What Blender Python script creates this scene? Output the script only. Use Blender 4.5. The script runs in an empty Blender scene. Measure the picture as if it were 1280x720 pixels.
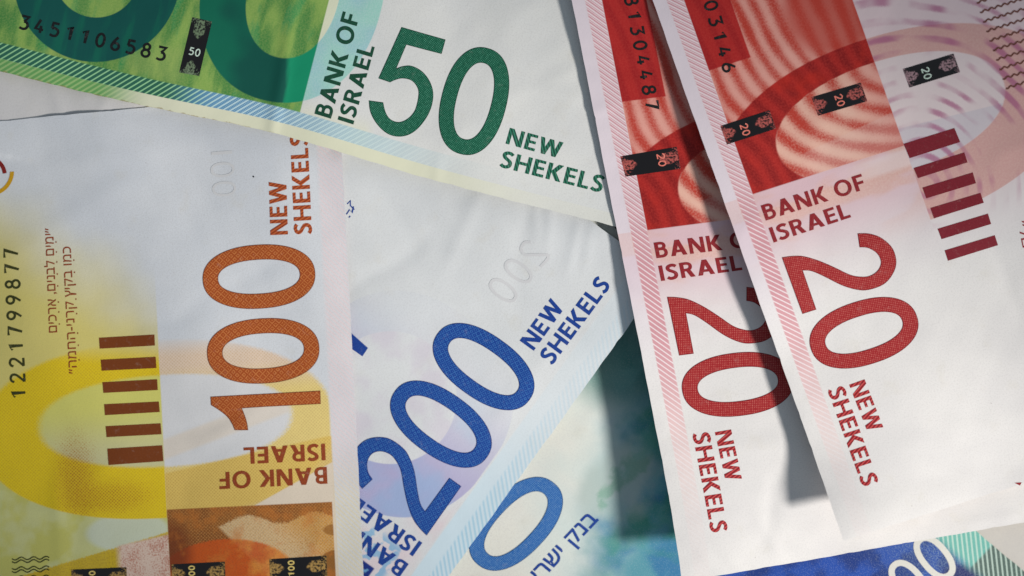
import bpy, bmesh, math
import numpy as np
from mathutils import Vector
from mathutils.geometry import tessellate_polygon

# ------------------------------------------------------------------ camera, world, light, exposure
SC = bpy.context.scene
S = 7.2                 # photograph pixels per millimetre on the table plane (a note is 71 mm wide)
D = 500.0               # camera height over the table in millimetres
cam = bpy.data.cameras.new('camera')
cam.lens = 36.0 * D / (1280 / S)
cam.clip_start = 0.01; cam.clip_end = 20
cam.dof.use_dof = True
cam.dof.focus_distance = (D - 6.5) / 1000
cam.dof.aperture_fstop = 6.3
cam_o = bpy.data.objects.new('camera', cam); SC.collection.objects.link(cam_o)
cam_o.location = (0, 0, D / 1000)
SC.camera = cam_o

world = bpy.data.worlds.new('World'); SC.world = world; world.use_nodes = True
bg = world.node_tree.nodes['Background']
bg.inputs[0].default_value = (0.72, 0.86, 1.0, 1); bg.inputs[1].default_value = 0.275

ELEV = math.radians(28)
ldir = Vector((.857 * math.cos(ELEV), -.515 * math.cos(ELEV), math.sin(ELEV))).normalized()
AIM = Vector(((735 - 640) / S / 1000, -(450 - 360) / S / 1000, .004))
spot = bpy.data.lights.new('lamp', 'SPOT')
spot.energy = 47; spot.color = (1.0, .965, .915)
spot.shadow_soft_size = .048
spot.spot_size = math.radians(15); spot.spot_blend = 1.0
spot_o = bpy.data.objects.new('lamp', spot); SC.collection.objects.link(spot_o)
spot_o.location = AIM + ldir * .8
spot_o.rotation_euler = ldir.to_track_quat('Z', 'Y').to_euler()

SC.view_settings.view_transform = 'Standard'; SC.view_settings.look = 'None'
SC.view_settings.exposure = 0; SC.view_settings.gamma = 1

# ------------------------------------------------------------------ node expression helpers
def lin(c):
    return tuple(((x / 255) / 12.92 if x / 255 <= .04045 else ((x / 255 + .055) / 1.055) ** 2.4) for x in c)

class E:
    """A scalar in a shader tree: python arithmetic becomes math nodes."""
    def __init__(s, m, k): s.m = m; s.k = k
    def _op(s, op, *o):
        n = s.m.nt.nodes.new('ShaderNodeMath'); n.operation = op
        for i, x in enumerate((s,) + o): s.m.plug(x, n.inputs[i])
        return E(s.m, n.outputs[0])
    def __add__(s, o): return s._op('ADD', o)
    __radd__ = __add__
    def __sub__(s, o): return s._op('SUBTRACT', o)
    def __rsub__(s, o): return s * -1.0 + o
    def __mul__(s, o): return s._op('MULTIPLY', o)
    __rmul__ = __mul__
    def __truediv__(s, o): return s._op('DIVIDE', o)
    def abs(s): return s._op('ABSOLUTE')
    def sin(s): return s._op('SINE')
    def frac(s): return s._op('FRACT')
    def sqrt(s): return s._op('SQRT')
    def pow(s, o): return s._op('POWER', o)
    def max(s, o): return s._op('MAXIMUM', o)
    def min(s, o): return s._op('MINIMUM', o)

class Mat:
    def __init__(s, name, rough=.62, spec=.25):
        s.mat = bpy.data.materials.new(name); s.mat.use_nodes = True
        s.nt = s.mat.node_tree
        s.bsdf = s.nt.nodes['Principled BSDF']
        s.bsdf.inputs['Roughness'].default_value = rough
        s.bsdf.inputs['Specular IOR Level'].default_value = spec
        uv = s.nt.nodes.new('ShaderNodeUVMap'); uv.uv_map = 'print'
        sp = s.nt.nodes.new('ShaderNodeSeparateXYZ'); s.nt.links.new(uv.outputs[0], sp.inputs[0])
        s.u = E(s, sp.outputs[0]); s.v = E(s, sp.outputs[1])
    def plug(s, x, inp):
        if isinstance(x, E): s.nt.links.new(x.k, inp)
        elif hasattr(x, 'is_output'): s.nt.links.new(x, inp)
        elif isinstance(x, tuple): inp.default_value = tuple(lin(x)) + (1,)
        else: inp.default_value = x
    def ss(s, x, a, b):
        n = s.nt.nodes.new('ShaderNodeMapRange'); n.interpolation_type = 'SMOOTHSTEP'
        r = a > b
        s.plug(x, n.inputs[0]); n.inputs[1].default_value = min(a, b); n.inputs[2].default_value = max(a, b)
        n.inputs[3].default_value = 1.0 if r else 0.0; n.inputs[4].default_value = 0.0 if r else 1.0
        return E(s, n.outputs[0])
    def mix(s, f, a, b):
        n = s.nt.nodes.new('ShaderNodeMix'); n.data_type = 'RGBA'; n.clamp_factor = True
        s.plug(f, n.inputs[0]); s.plug(a, n.inputs[6]); s.plug(b, n.inputs[7])
        return n.outputs[2]
    def vec(s, x, y):
        n = s.nt.nodes.new('ShaderNodeCombineXYZ'); s.plug(x, n.inputs[0]); s.plug(y, n.inputs[1]); return n.outputs[0]
    def noise(s, scale, detail=2., ox=0., sx=1., sy=1., x=None, y=None, rough=.5):
        n = s.nt.nodes.new('ShaderNodeTexNoise'); n.noise_dimensions = '2D'
        n.inputs['Scale'].default_value = scale; n.inputs['Detail'].default_value = detail
        n.inputs['Roughness'].default_value = rough
        X = (s.u if x is None else x) * sx + (ox + 531.7); Y = (s.v if y is None else y) * sy + (ox * .37 + 217.3)
        s.nt.links.new(s.vec(X, Y), n.inputs['Vector'])
        return E(s, n.outputs[0])
    def inside(s, x, a, b, w=.6):
        return s.ss(x, a - w, a + w) * s.ss(x, b + w, b - w)
    def ell(s, c, ru, rv, n=2.):
        """signed distance-like value (pixels) of an ellipse about local centre c"""
        a = (s.u - c[0]) * (1 / ru); b = (s.v - c[1]) * (1 / rv)
        if n == 2.: d = (a * a + b * b).sqrt()
        else: d = (a.abs().pow(n) + b.abs().pow(n)).pow(1 / n)
        return (d - 1.) * min(ru, rv)
    def half(s, p, q):
        """signed distance to the local line p->q, positive on its left in (u, v)"""
        dx, dy = q[0] - p[0], q[1] - p[1]; l = math.hypot(dx, dy)
        return s.u * (-dy / l) + s.v * (dx / l) + (dy * p[0] - dx * p[1]) / l
    def finish(s, col, bump=True, strength=.09, seed=0.):
        s.plug(col, s.bsdf.inputs['Base Color'])
        if bump:
            h = s.noise(.16, 5, 11 + seed, rough=.62) * .4 + s.noise(.7, 2, 23 + seed) * .2
            b = s.nt.nodes.new('ShaderNodeBump'); b.inputs['Strength'].default_value = strength
            b.inputs['Distance'].default_value = .0004
            s.plug(h, b.inputs['Height']); s.nt.links.new(b.outputs[0], s.bsdf.inputs['Normal'])
        return s.mat

def paper_base(m, seed, c=(221, 217, 218), c2=(206, 203, 208)):
    """uneven off-white cotton paper with faint handling stains"""
    k = m.noise(.012, 3, seed)
    col = m.mix(m.ss(k, .3, .75) * .5, c, c2)
    col = m.mix(m.ss(m.noise(.03, 4, seed + 40), .6, .85) * .22, col, (206, 198, 180))
    col = m.mix(m.ss(m.noise(.5, 3, seed + 90, rough=.7), .42, .8) * .3, col, (176, 172, 172))
    dirt = m.ss(m.noise(.12, 1, seed + 300), .86, .9)
    return m.mix(dirt * .35, col, (120, 108, 96))

# ------------------------------------------------------------------ banknote sheets
GRID = 3.5; NOTE_W = 511.0
ALL = []
def modes(seed, n, lo, hi):
    r = np.random.RandomState(seed)
    lam = np.exp(r.uniform(math.log(lo), math.log(hi), n)); th = r.uniform(0, 2 * math.pi, n)
    return list(zip(lam, th, r.uniform(0, 2 * math.pi, n)))

class Note:
    """Printed sheet. Local (u, v) in photograph pixels: u along the numerals' reading direction
    (0 at that end), v across from the long edge under the numerals."""
    def __init__(s, C, U, V, length, ctrl, seed, warp=None, u1=0., creases=(), wrinkle=1.):
        s.C = np.array(C, float); s.M = np.array([U, V], float).T; s.Mi = np.linalg.inv(s.M)
        s.u0 = -length; s.u1 = u1; s.warp = warp; s.seed = seed; s.creases = creases; s.wr = wrinkle
        nu = int((s.u1 - s.u0) / GRID) + 1; nv = int(NOTE_W / GRID) + 1
        s.gu = np.linspace(s.u0, s.u1, nu); s.gv = np.linspace(0, NOTE_W, nv)
        A, B = np.meshgrid(s.gu, s.gv, indexing='ij')
        s.Z = s.surface(A, B, ctrl)
        P = s.px(A, B)
        below = np.full(A.shape, .12)
        for o in ALL:
            uv = o.L(P[..., 0], P[..., 1]); ins = (uv[..., 0] >= o.u0) & (uv[..., 0] <= o.u1) & (uv[..., 1] >= 0) & (uv[..., 1] <= NOTE_W)
            z = o.z(uv[..., 0], uv[..., 1]) + .17
            below = np.where(ins, np.maximum(below, z), below)
        for k in range(6):                      # drape over what lies underneath
            s.Z = np.maximum(s.Z, below)
            Zp = np.pad(s.Z, 1, mode='edge')
            if k < 5: s.Z = (Zp[:-2, 1:-1] + Zp[2:, 1:-1] + Zp[1:-1, :-2] + Zp[1:-1, 2:] + 2 * s.Z) / 6
        s.lift = float((s.Z - below).min())
        ALL.append(s)
    def L(s, x, y):
        p = np.stack([np.asarray(x, float) - s.C[0], np.asarray(y, float) - s.C[1]], -1)
        q = p @ s.Mi.T
        if s.warp is not None:
            q0 = q
            for _ in range(6): q = q0 - np.stack(s.warp(q[..., 0], q[..., 1]), -1)
        return q
    def l(s, x, y):
        q = s.L(x, y); return (float(q[0]), float(q[1]))
    def px(s, u, v):
        q = np.stack([u, v], -1).astype(float)
        if s.warp is not None: q = q + np.stack(s.warp(u, v), -1)
        return q @ s.M.T + s.C
    def surface(s, A, B, ctrl):
        c = np.array([s.l(x, y) for x, y, z in ctrl]); z = np.array([k[2] for k in ctrl], float)
        R = lambda P, Q: np.sqrt(((P[..., None, :] - Q) ** 2).sum(-1) + 60.0 ** 2)     # smooth multiquadric
        n = len(c); K = np.zeros((n + 3, n + 3)); K[:n, :n] = R(c, c) + np.eye(n) * 2.0
        K[:n, n] = K[n, :n] = 1; K[:n, n + 1:] = c / 500; K[n + 1:, :n] = c.T / 500
        w = np.linalg.solve(K, np.concatenate([z, np.zeros(3)]))
        P = np.stack([A, B], -1)
        Z = R(P, c) @ w[:n] + w[n] + (P / 500) @ w[n + 1:]
        Z = np.clip(Z, z.min() - 2.5, z.max() + 2.5)
        for lam, th, ph in modes(s.seed, 7, 150, 420): Z = Z + .075 * s.wr * np.sin((A * math.cos(th) + B * math.sin(th)) * 2 * math.pi / lam + ph)
        for lam, th, ph in modes(s.seed + 1, 12, 28, 90): Z = Z + .0055 * s.wr * np.sin((A * math.cos(th) + B * math.sin(th)) * 2 * math.pi / lam + ph + np.sin(A / 57 + ph) * 1.3)
        rs = np.random.RandomState(s.seed + 7)                 # fine kinks: short sharp bends in random directions
        for _ in range(16):
            a0, b0, th, ln = rs.uniform(s.u0, s.u1), rs.uniform(0, NOTE_W), rs.uniform(0, math.pi), rs.uniform(50, 190)
            t = (A - a0) * math.cos(th) + (B - b0) * math.sin(th); n_ = -(A - a0) * math.sin(th) + (B - b0) * math.cos(th) + 5 * np.sin(t / 23)
            Z = Z + rs.choice([-1, 1]) * rs.uniform(.06, .17) * np.exp(-(t / ln * 2) ** 4) * np.exp(-np.abs(n_) / rs.uniform(6, 14))
        for (x0, y0, x1, y1, amp, wid) in s.creases:           # folds and dents left by handling, plus long dips shaped to give shade
            p = np.array(s.l(x0, y0)); q = np.array(s.l(x1, y1)); d = q - p; ln = np.hypot(*d); d = d / ln
            t = (A - p[0]) * d[0] + (B - p[1]) * d[1]; n_ = -(A - p[0]) * d[1] + (B - p[1]) * d[0]
            f = 1 / (1 + np.exp(-(t + 6) / 6)) / (1 + np.exp((t - ln - 6) / 6))
            Z = Z + amp * f * np.exp(-(n_ / wid) ** 2)
        return Z
    def z(s, u, v):
        fu = np.clip((u - s.u0) / (s.gu[1] - s.gu[0]), 0, len(s.gu) - 1.0001); fv = np.clip(v / (s.gv[1] - s.gv[0]), 0, len(s.gv) - 1.0001)
        i = fu.astype(int); j = fv.astype(int); a = fu - i; b = fv - j; Z = s.Z
        return Z[i, j] * (1 - a) * (1 - b) + Z[i + 1, j] * a * (1 - b) + Z[i, j + 1] * (1 - a) * b + Z[i + 1, j + 1] * a * b
    def world(s, u, v, dz=0.):
        """metres; a pixel gives the direction, the sheet's own height gives the distance"""
        P = s.px(u, v); z = s.z(u, v) + dz; k = (D - z) / D
        return np.stack([(P[..., 0] - 640) / S * k, -(P[..., 1] - 360) / S * k, z], -1) / 1000

def mesh_object(name, verts, faces, uvs, mats, parent=None, fmat=None, smooth=True):
    me = bpy.data.meshes.new(name); me.from_pydata(verts.tolist() if hasattr(verts, 'tolist') else verts, [], faces)
    lay = me.uv_layers.new(name='print'); idx = np.empty(len(me.loops), dtype=np.int32); me.loops.foreach_get('vertex_index', idx)
    lay.data.foreach_set('uv', np.asarray(uvs, dtype=np.float32)[idx].ravel())
    for m in mats: me.materials.append(m)
    if fmat is not None: me.polygons.foreach_set('material_index', np.asarray(fmat, dtype=np.int32))
    if smooth: me.polygons.foreach_set('use_smooth', np.ones(len(me.polygons), dtype=bool))
    o = bpy.data.objects.new(name, me); SC.collection.objects.link(o)
    if parent: o.parent = parent
    return o

def build_sheet(n, mat, label, group):
    A, B = np.meshgrid(n.gu, n.gv, indexing='ij'); W = n.world(A, B).reshape(-1, 3)
    n.origin = W.mean(0) * np.array([1, 1, 0]); W = W - n.origin
    nu, nv = A.shape; I = np.arange(nu * nv).reshape(nu, nv)
    q = np.stack([I[:-1, :-1], I[1:, :-1], I[1:, 1:], I[:-1, 1:]], -1).reshape(-1, 4)
    rs = np.random.RandomState(n.seed + 5); A2, B2 = A.copy(), B.copy()
    def wear(x):                                               # cut edges are never quite straight: slight waver and small nicks
        w = sum(rs.uniform(.06, .2) * np.sin(x / l + rs.uniform(0, 6)) for l in (5., 11., 23., 47., 90.))
        for _ in range(7): w = w + rs.uniform(.2, .8) * np.exp(-((x - rs.uniform(x.min(), x.max())) / rs.uniform(2., 6.)) ** 2)
        return w
    B2[:, 0] += wear(n.gu); B2[:, -1] -= wear(n.gu); A2[-1, :] -= wear(n.gv); A2[0, :] += wear(n.gv)
    W = n.world(A2, B2).reshape(-1, 3) - n.origin
    UV = np.stack([A.ravel(), B.ravel()], -1); q = q.tolist()
    # the cut edge: its own vertices, so the top keeps its shading up to the rim
    rim = np.concatenate([I[:, 0], I[-1, 1:], I[-2::-1, -1], I[0, -2:0:-1]]); k = len(rim); b0 = len(W)
    low = W[rim] - np.array([0, 0, .00007])
    q += [[b0 + i, b0 + k + i, b0 + k + (i + 1) % k, b0 + (i + 1) % k] for i in range(k)]
    W = np.concatenate([W, W[rim], low]); UV = np.concatenate([UV, UV[rim], UV[rim]])
    o = mesh_object('banknote', W, q, UV, [mat])
    o.location = n.origin
    o['label'] = label; o['category'] = 'banknote'; o['group'] = group
    n.obj = o
    return o

# ------------------------------------------------------------------ print laid on a sheet (thin ink layers)
INK = .028
def cut_grid(bm, step=8.):
    xs = [v.co.x for v in bm.verts]; ys = [v.co.y for v in bm.verts]
    for ax, (lo, hi) in enumerate(((min(xs), max(xs)), (min(ys), max(ys)))):
        k = math.ceil(lo / step)
        while k * step < hi:
            no = [0, 0, 0]; no[ax] = 1; co = [0, 0, 0]; co[ax] = k * step
            bmesh.ops.bisect_plane(bm, geom=bm.verts[:] + bm.edges[:] + bm.faces[:], dist=1e-4, plane_co=co, plane_no=no)
            k += 1

def ink(note, name, polys, mats, parent=None, uvmap=None, layer=0., cut=True):
    """polys: list of (verts2d local, faces, material index, extra layer). Laid on the sheet's surface."""
    bm = bmesh.new()
    for vs, fs, mi, ex in polys:
        bv = [bm.verts.new((float(x), float(y), ex)) for x, y in vs]
        for f in fs:
            try: fc = bm.faces.new([bv[i] for i in f])
            except ValueError: continue
            fc.material_index = mi
            if fc.calc_area() < 1e-9: continue
    bm.normal_update()
    for f in bm.faces:
        if f.normal.z < 0: f.normal_flip()
    if cut: cut_grid(bm)
    bmesh.ops.triangulate(bm, faces=[f for f in bm.faces if len(f.verts) > 4])
    bm.verts.index_update()
    co = np.array([v.co for v in bm.verts]); fs = [[v.index for v in f.verts] for f in bm.faces]; fm = [f.material_index for f in bm.faces]
    bm.free()
    W = note.world(co[:, 0], co[:, 1], INK + layer + co[:, 2]) - note.origin
    uv = co[:, :2] if uvmap is None else uvmap(co[:, :2])
    return mesh_object(name, W, fs, uv, mats, parent or note.obj, fm)

def fill(outer, holes=()):
    loops = [[Vector((p[0], p[1], 0)) for p in outer]] + [[Vector((p[0], p[1], 0)) for p in h] for h in holes]
    tr = tessellate_polygon(loops); vs = [p for lp in loops for p in lp]
    return [(v.x, v.y) for v in vs], [tuple(t) for t in tr]

def inset(poly, d):
    P = np.array(poly); Q = np.roll(P, 1, 0); R = np.roll(P, -1, 0)
    area = ((P[:, 0] * R[:, 1]) - (R[:, 0] * P[:, 1])).sum()
    def nrm(a): l = np.hypot(a[:, 0], a[:, 1])[:, None]; return a / np.maximum(l, 1e-9)
    e1 = nrm(P - Q); e2 = nrm(R - P); n1 = np.stack([-e1[:, 1], e1[:, 0]], -1); n2 = np.stack([-e2[:, 1], e2[:, 0]], -1)
    n = nrm(n1 + n2); c = np.maximum((n * n1).sum(1), .45)[:, None]
    return P + n / c * d * (1 if area > 0 else -1)

def catmull(pts, closed=False, k=6, corners=()):
    """smooth curve through points; indices in corners stay sharp"""
    P = [np.array(p, float) for p in pts]; n = len(P); out = []
    for i in range(n if closed else n - 1):
        p1, p2 = P[i], P[(i + 1) % n]
        p0 = P[i - 1] if (closed or i > 0) and i not in corners else p1 - (p2 - p1) * .5
        p3 = P[(i + 2) % n] if (closed or i + 2 < n) and (i + 1) % n not in corners else p2 + (p2 - p1) * .5
        if i in corners and (i + 1) % n in corners: out.append(p1); continue
        for t in np.arange(k) / k:
            out.append(.5 * ((2 * p1) + (-p0 + p2) * t + (2 * p0 - 5 * p1 + 4 * p2 - p3) * t ** 2 + (-p0 + 3 * p1 - 3 * p2 + p3) * t ** 3))
    if not closed: out.append(P[-1])
    return [tuple(p) for p in out]

def superellipse(c, p, q, n=2.25, k=72, rot=0.):
    out = []
    for t in np.linspace(0, 2 * math.pi, k, endpoint=False):
        a, b = math.cos(t), math.sin(t)
        x = math.copysign(abs(a) ** (2 / n), a) * p; y = math.copysign(abs(b) ** (2 / n), b) * q
        out.append((c[0] + x * math.cos(rot) - y * math.sin(rot), c[1] + x * math.sin(rot) + y * math.cos(rot)))
    return out

def numeral(note, outer, holes, edge, body, rim=.9):
    v1, f1 = fill(outer, holes)
    v2, f2 = fill(inset(outer, rim), [inset(h, -rim) for h in holes])
    return ink(note, 'numeral', [(v1, f1, 0, 0.), (v2, f2, 1, .012)], [edge, body])

def zero(note, cx, cy, edge, body, p=40.5, q=69.5, st=19., rot=0., n=2.25):
    c = note.l(cx, cy)
    return numeral(note, superellipse(c, p, q, n, rot=rot), [superellipse(c, p - st, q - st - .5, n, rot=rot)], edge, body)

# lettering: the built-in outline font, emboldened, each capital brought to its own width
_gl = {}
def glyph(ch, off):
    if (ch, off) not in _gl:
        cu = bpy.data.curves.new('glyph', 'FONT'); cu.body = ch; cu.size = 1; cu.offset = off; cu.resolution_u = 5
        ob = bpy.data.objects.new('glyph', cu); SC.collection.objects.link(ob)
        me = bpy.data.meshes.new_from_object(ob.evaluated_get(bpy.context.evaluated_depsgraph_get()))
        v = np.array([x.co[:2] for x in me.vertices]).reshape(-1, 2); f = [tuple(p.vertices) for p in me.polygons]
        bpy.data.objects.remove(ob); bpy.data.curves.remove(cu); bpy.data.meshes.remove(me)
        _gl[(ch, off)] = (v, f)
    return _gl[(ch, off)]
def _rect(x0, y0, x1, y1): return [(x0, y0), (x1, y0), (x1, y1), (x0, y1)], [(0, 1, 2, 3)]
def _para(xa, ya, xb, yb, t): return [(xa, ya), (xa + t, ya), (xb + t, yb), (xb, yb)], [(0, 1, 2, 3)]
def _rib(pts, w): v, f = ribbon(catmull(pts, k=5), w); return [tuple(p) for p in v], f
def _ring(cx, cy, rx, ry, t): return fill(superellipse((cx, cy), rx, ry, 2.1, 40), [superellipse((cx, cy), rx - t, ry - t * .9, 2.1, 40)])
def capitals():
    """broad humanist capitals, one unit tall: letter -> (width, strokes)"""
    t = .2; g = {}
    g['I'] = (t, [_rect(0, 0, t, 1)])
    g['H'] = (.78, [_rect(0, 0, t, 1), _rect(.78 - t, 0, .78, 1), _rect(.15, .43, .63, .605)])
    g['E'] = (.56, [_rect(0, 0, t, 1), _rect(.15, .83, .55, 1), _rect(.15, .43, .52, .595), _rect(.15, 0, .56, .17)])
    g['F'] = (.54, [_rect(0, 0, t, 1), _rect(.15, .83, .54, 1), _rect(.15, .40, .51, .565)])
    g['L'] = (.53, [_rect(0, 0, t, 1), _rect(.15, 0, .53, .172)])
    g['N'] = (.80, [_rect(0, 0, .19, 1), _rect(.61, 0, .80, 1), _para(.55, 0, 0, 1, .25)])
    g['A'] = (.84, [_para(0, 0, .30, 1, .23), _para(.61, 0, .31, 1, .23), _rect(.19, .2, .65, .36)])
    g['K'] = (.75, [_rect(0, 0, t, 1), _para(.13, .43, .49, 1, .25), _para(.50, 0, .16, .55, .25)])
    g['W'] = (1.16, [_para(.20, 0, 0, 1, .205), _para(.20, 0, .475, 1, .205), _para(.745, 0, .475, 1, .205), _para(.745, 0, .955, 1, .205)])
    g['O'] = (.92, [_ring(.46, .5, .46, .525, t)])
    g['S'] = (.56, [_rib([(.515, .835), (.40, .915), (.275, .925), (.14, .86), (.10, .74), (.16, .62), (.30, .525), (.43, .42), (.465, .28), (.41, .145), (.28, .08), (.15, .085), (.03, .165)], .19)])
    g['B'] = (.64, [_rect(0, 0, t, 1), _rib([(.1, .915), (.33, .915), (.46, .86), (.50, .74), (.45, .61), (.32, .555), (.1, .555)], .17), _rib([(.1, .553), (.36, .55), (.50, .48), (.55, .32), (.50, .16), (.36, .085), (.1, .085)], .172)])
    g['R'] = (.70, [_rect(0, 0, t, 1), _rib([(.1, .915), (.34, .915), (.49, .85), (.53, .71), (.48, .56), (.34, .495), (.1, .495)], .172), _para(.46, 0, .25, .5, .245)])
    return g
CAPS = {}
def lettering_glyph(c):
    if not CAPS: CAPS.update(capitals())
    return CAPS[c]

def place(note, P0, P1, H):
    """frame for a line of print from pixel P0 to pixel P1 (baseline), letters H pixels tall"""
    a = np.array(note.l(*P0)); b = np.array(note.l(*P1)); d = b - a; ln = np.hypot(*d); d = d / ln
    n = np.array([-d[1], d[0]]); return a, d, n, ln

def lettering(note, text, P0, P1, H, mat, gap=.14, name='lettering', parent=None, layer=0.):
    a, d, n, ln = place(note, P0, P1, H); polys = []; x = 0.
    tot = sum(lettering_glyph(c)[0] + gap if c != ' ' else .3 for c in text) - gap; sc = ln / tot
    for c in text:
        if c == ' ': x += .3 * sc; continue
        w, parts = lettering_glyph(c)
        for k, (v, f) in enumerate(parts):
            v = np.array(v); polys.append((a + (x + v[:, :1] * sc) * d + v[:, 1:] * H * n, f, 0, .003 * k))
        x += (w + gap) * sc
    return ink(note, name, polys, [mat], parent, layer=layer)

def figures(note, text, P0, P1, H, mat, parent, layer=.02, w=1.5):
    """small monoline figures"""
    a, d, n, ln = place(note, P0, P1, H); cell = ln / (len(text) - .2); polys = []
    for i, c in enumerate(text):
        for k, st in enumerate(DIG[c]):
            vs, fs = ribbon([a + d * (i + x * 1.28) * cell + n * y * H for x, y in st], w); polys.append((vs, fs, 0, .003 * k))
    return ink(note, 'lettering', polys, [mat], parent, layer=layer)

def run(note, text, P0, P1, H, mat, off=.006, name='lettering'):
    """a line set as one run (Hebrew, given in visual order left to right)"""
    a, d, n, ln = place(note, P0, P1, H); v, f = glyph(text, off); rv, _ = glyph('\u05dd', off)
    y0, y1 = rv[:, 1].min(), rv[:, 1].max(); X = (v[:, 0] - v[:, 0].min()) / (v[:, 0].max() - v[:, 0].min()) * ln
    Y = (v[:, 1] - y0) / (y1 - y0) * H
    return ink(note, name, [(a + X[:, None] * d + Y[:, None] * n, f, 0, 0.)], [mat])

def ribbon(pts, w):
    P = np.array(pts, float); n = len(P); T = np.zeros_like(P)
    T[1:-1] = P[2:] - P[:-2]; T[0] = P[1] - P[0]; T[-1] = P[-1] - P[-2]
    if np.hypot(*(P[0] - P[-1])) < 1e-6: T[0] = T[-1] = P[1] - P[-2]
    T /= np.hypot(T[:, 0], T[:, 1])[:, None]; N = np.stack([-T[:, 1], T[:, 0]], -1) * w / 2
    m = np.ones((n, 1))
    for i in range(1, n - 1):
        e = P[i] - P[i - 1]; e = e / max(np.hypot(*e), 1e-9); m[i] = 1 / max(abs(e @ T[i]), .6)
    N = N * m
    vs = np.concatenate([P + N, P - N]); fs = [(i, i + 1, n + i + 1, n + i) for i in range(n - 1)]
    return vs, fs

def loop(cx, cy, rx, ry, k=20): return [(cx + rx * math.sin(t), cy + ry * math.cos(t)) for t in np.linspace(0, 2 * math.pi, k + 1)]
def sm(p): return catmull(p, k=4)
DIG = {'0': [loop(.31, .5, .25, .46)], '1': [[(.10, .74), (.36, .96), (.36, .03)]],
       '2': [sm([(.06, .74), (.13, .9), (.31, .97), (.5, .88), (.54, .7), (.44, .48), (.06, .04)]), [(.05, .045), (.57, .045)]],
       '3': [[(.06, .95), (.54, .95), (.27, .57)], sm([(.27, .57), (.45, .53), (.55, .33), (.48, .12), (.28, .04), (.05, .1)])],
       '4': [[(.30, .97), (.06, .28), (.58, .28)], [(.41, .54), (.41, .03)]],
       '5': [[(.52, .95), (.13, .95), (.11, .56)], sm([(.11, .56), (.3, .6), (.5, .5), (.55, .32), (.46, .1), (.26, .04), (.05, .1)])],
       '6': [loop(.31, .29, .24, .25), sm([(.40, .97), (.2, .66), (.075, .36)])],
       '7': [[(.05, .95), (.55, .95), (.24, .03)]],
       '8': [loop(.31, .74, .2, .22), loop(.31, .28, .25, .25)],
       '9': [loop(.31, .71, .24, .25), sm([(.545, .66), (.45, .38), (.22, .03)])]}
def serial(note, digits, P0, P1, H, mat, w=2.9):
    a, d, n, ln = place(note, P0, P1, H); cell = ln / (len(digits) - 1 + .62); polys = []
    for i, c in enumerate(digits):
        for k, st in enumerate(DIG[c]):
            vs, fs = ribbon([a + d * (i * cell + x * cell * .98) + n * y * H for x, y in st], w)
            polys.append((vs, fs, 0, .003 * k))
    return ink(note, 'serial_number', polys, [mat])

def strokes(note, name, lines, w, mat):
    """lines in photograph pixels, drawn as thin printed strokes"""
    polys = []
    for k, ln in enumerate(lines):
        vs, fs = ribbon([note.l(*p) for p in ln], w); polys.append((vs, fs, 0, .002 * (k % 3)))
    return ink(note, name, polys, [mat])

def patch(note, name, pts, mat, uvmap=None):
    q = [note.l(*p) for p in pts]; vs, fs = fill(q)
    return ink(note, name, [(vs, fs, 0, 0.)], [mat], uvmap=uvmap)

def security_thread(note, pts, mat, text, P0, P1, H, tmat):
    """dark strip window: pts = four pixel corners, first edge along the strip"""
    q = np.array([note.l(*p) for p in pts]); o = q[0]; ex = q[1] - q[0]; ey = q[3] - q[0]
    Mi = np.linalg.inv(np.stack([ex, ey], -1))
    t = patch(note, 'security_thread', pts, mat, uvmap=lambda c: (c - o) @ Mi.T)
    if text: figures(note, text, P0, P1, H, tmat, t)
    return t

# ------------------------------------------------------------------ ink materials
def worn(m, col):
    return m.mix(m.ss(m.noise(.11, 5, 733., rough=.72), .56, .85) * .16 + m.ss(m.noise(.5, 3, 811., rough=.7), .6, .9) * .08, col, (214, 208, 200))
def plain_ink(name, c, c2=None, rough=.55):
    m = Mat(name, rough, .3); c2 = c2 or tuple(min(255, x * 1.25 + 8) for x in c)
    return m.finish(worn(m, m.mix(m.ss(m.noise(.5, 3, 5), .4, .75) * .6, c, c2)), False)
def stripe_ink(name, c, c2, per=3.4):
    m = Mat(name, .55, .3); f = ((m.u * .86 + m.v * .5) * (2 * math.pi / per)).sin()
    return m.finish(worn(m, m.mix(m.ss(f, -.2, .8) * .8, c, c2)), False)
def dot_ink(name, c, dot, per=3.1, ang=.5, amt=.85, thr=(.25, .8)):
    m = Mat(name, .5, .3); ca, sa = math.cos(ang), math.sin(ang); k = 2 * math.pi / per
    a = ((m.u * ca + m.v * sa) * k).sin(); b = ((m.v * ca - m.u * sa) * k).sin()
    jit = m.noise(.3, 2, 3) * 1.1 - .55
    return m.finish(worn(m, m.mix(m.ss(a * b + jit, *thr) * amt, c, dot)), False)
def weave_ink(name, c, dot, per=5.2, amt=.8, ang=.0):
    """tiny basket-weave of light strokes"""
    m = Mat(name, .5, .3); ca, sa = math.cos(ang), math.sin(ang); k = math.pi * 2 / per
    X = m.u * ca + m.v * sa; Y = m.v * ca - m.u * sa
    sel = m.ss((X * (k / 2)).sin() * (Y * (k / 2)).sin(), -.12, .12)
    a = ((X + Y) * k * 1.1).sin(); b = ((X - Y) * k * 1.1).sin()
    f = a * sel + b * (sel * -1. + 1.)
    return m.finish(worn(m, m.mix(m.ss(f + m.noise(.3, 2, 3) * 1.3 - .65, .1, .9) * amt, c, dot)), False)
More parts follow.
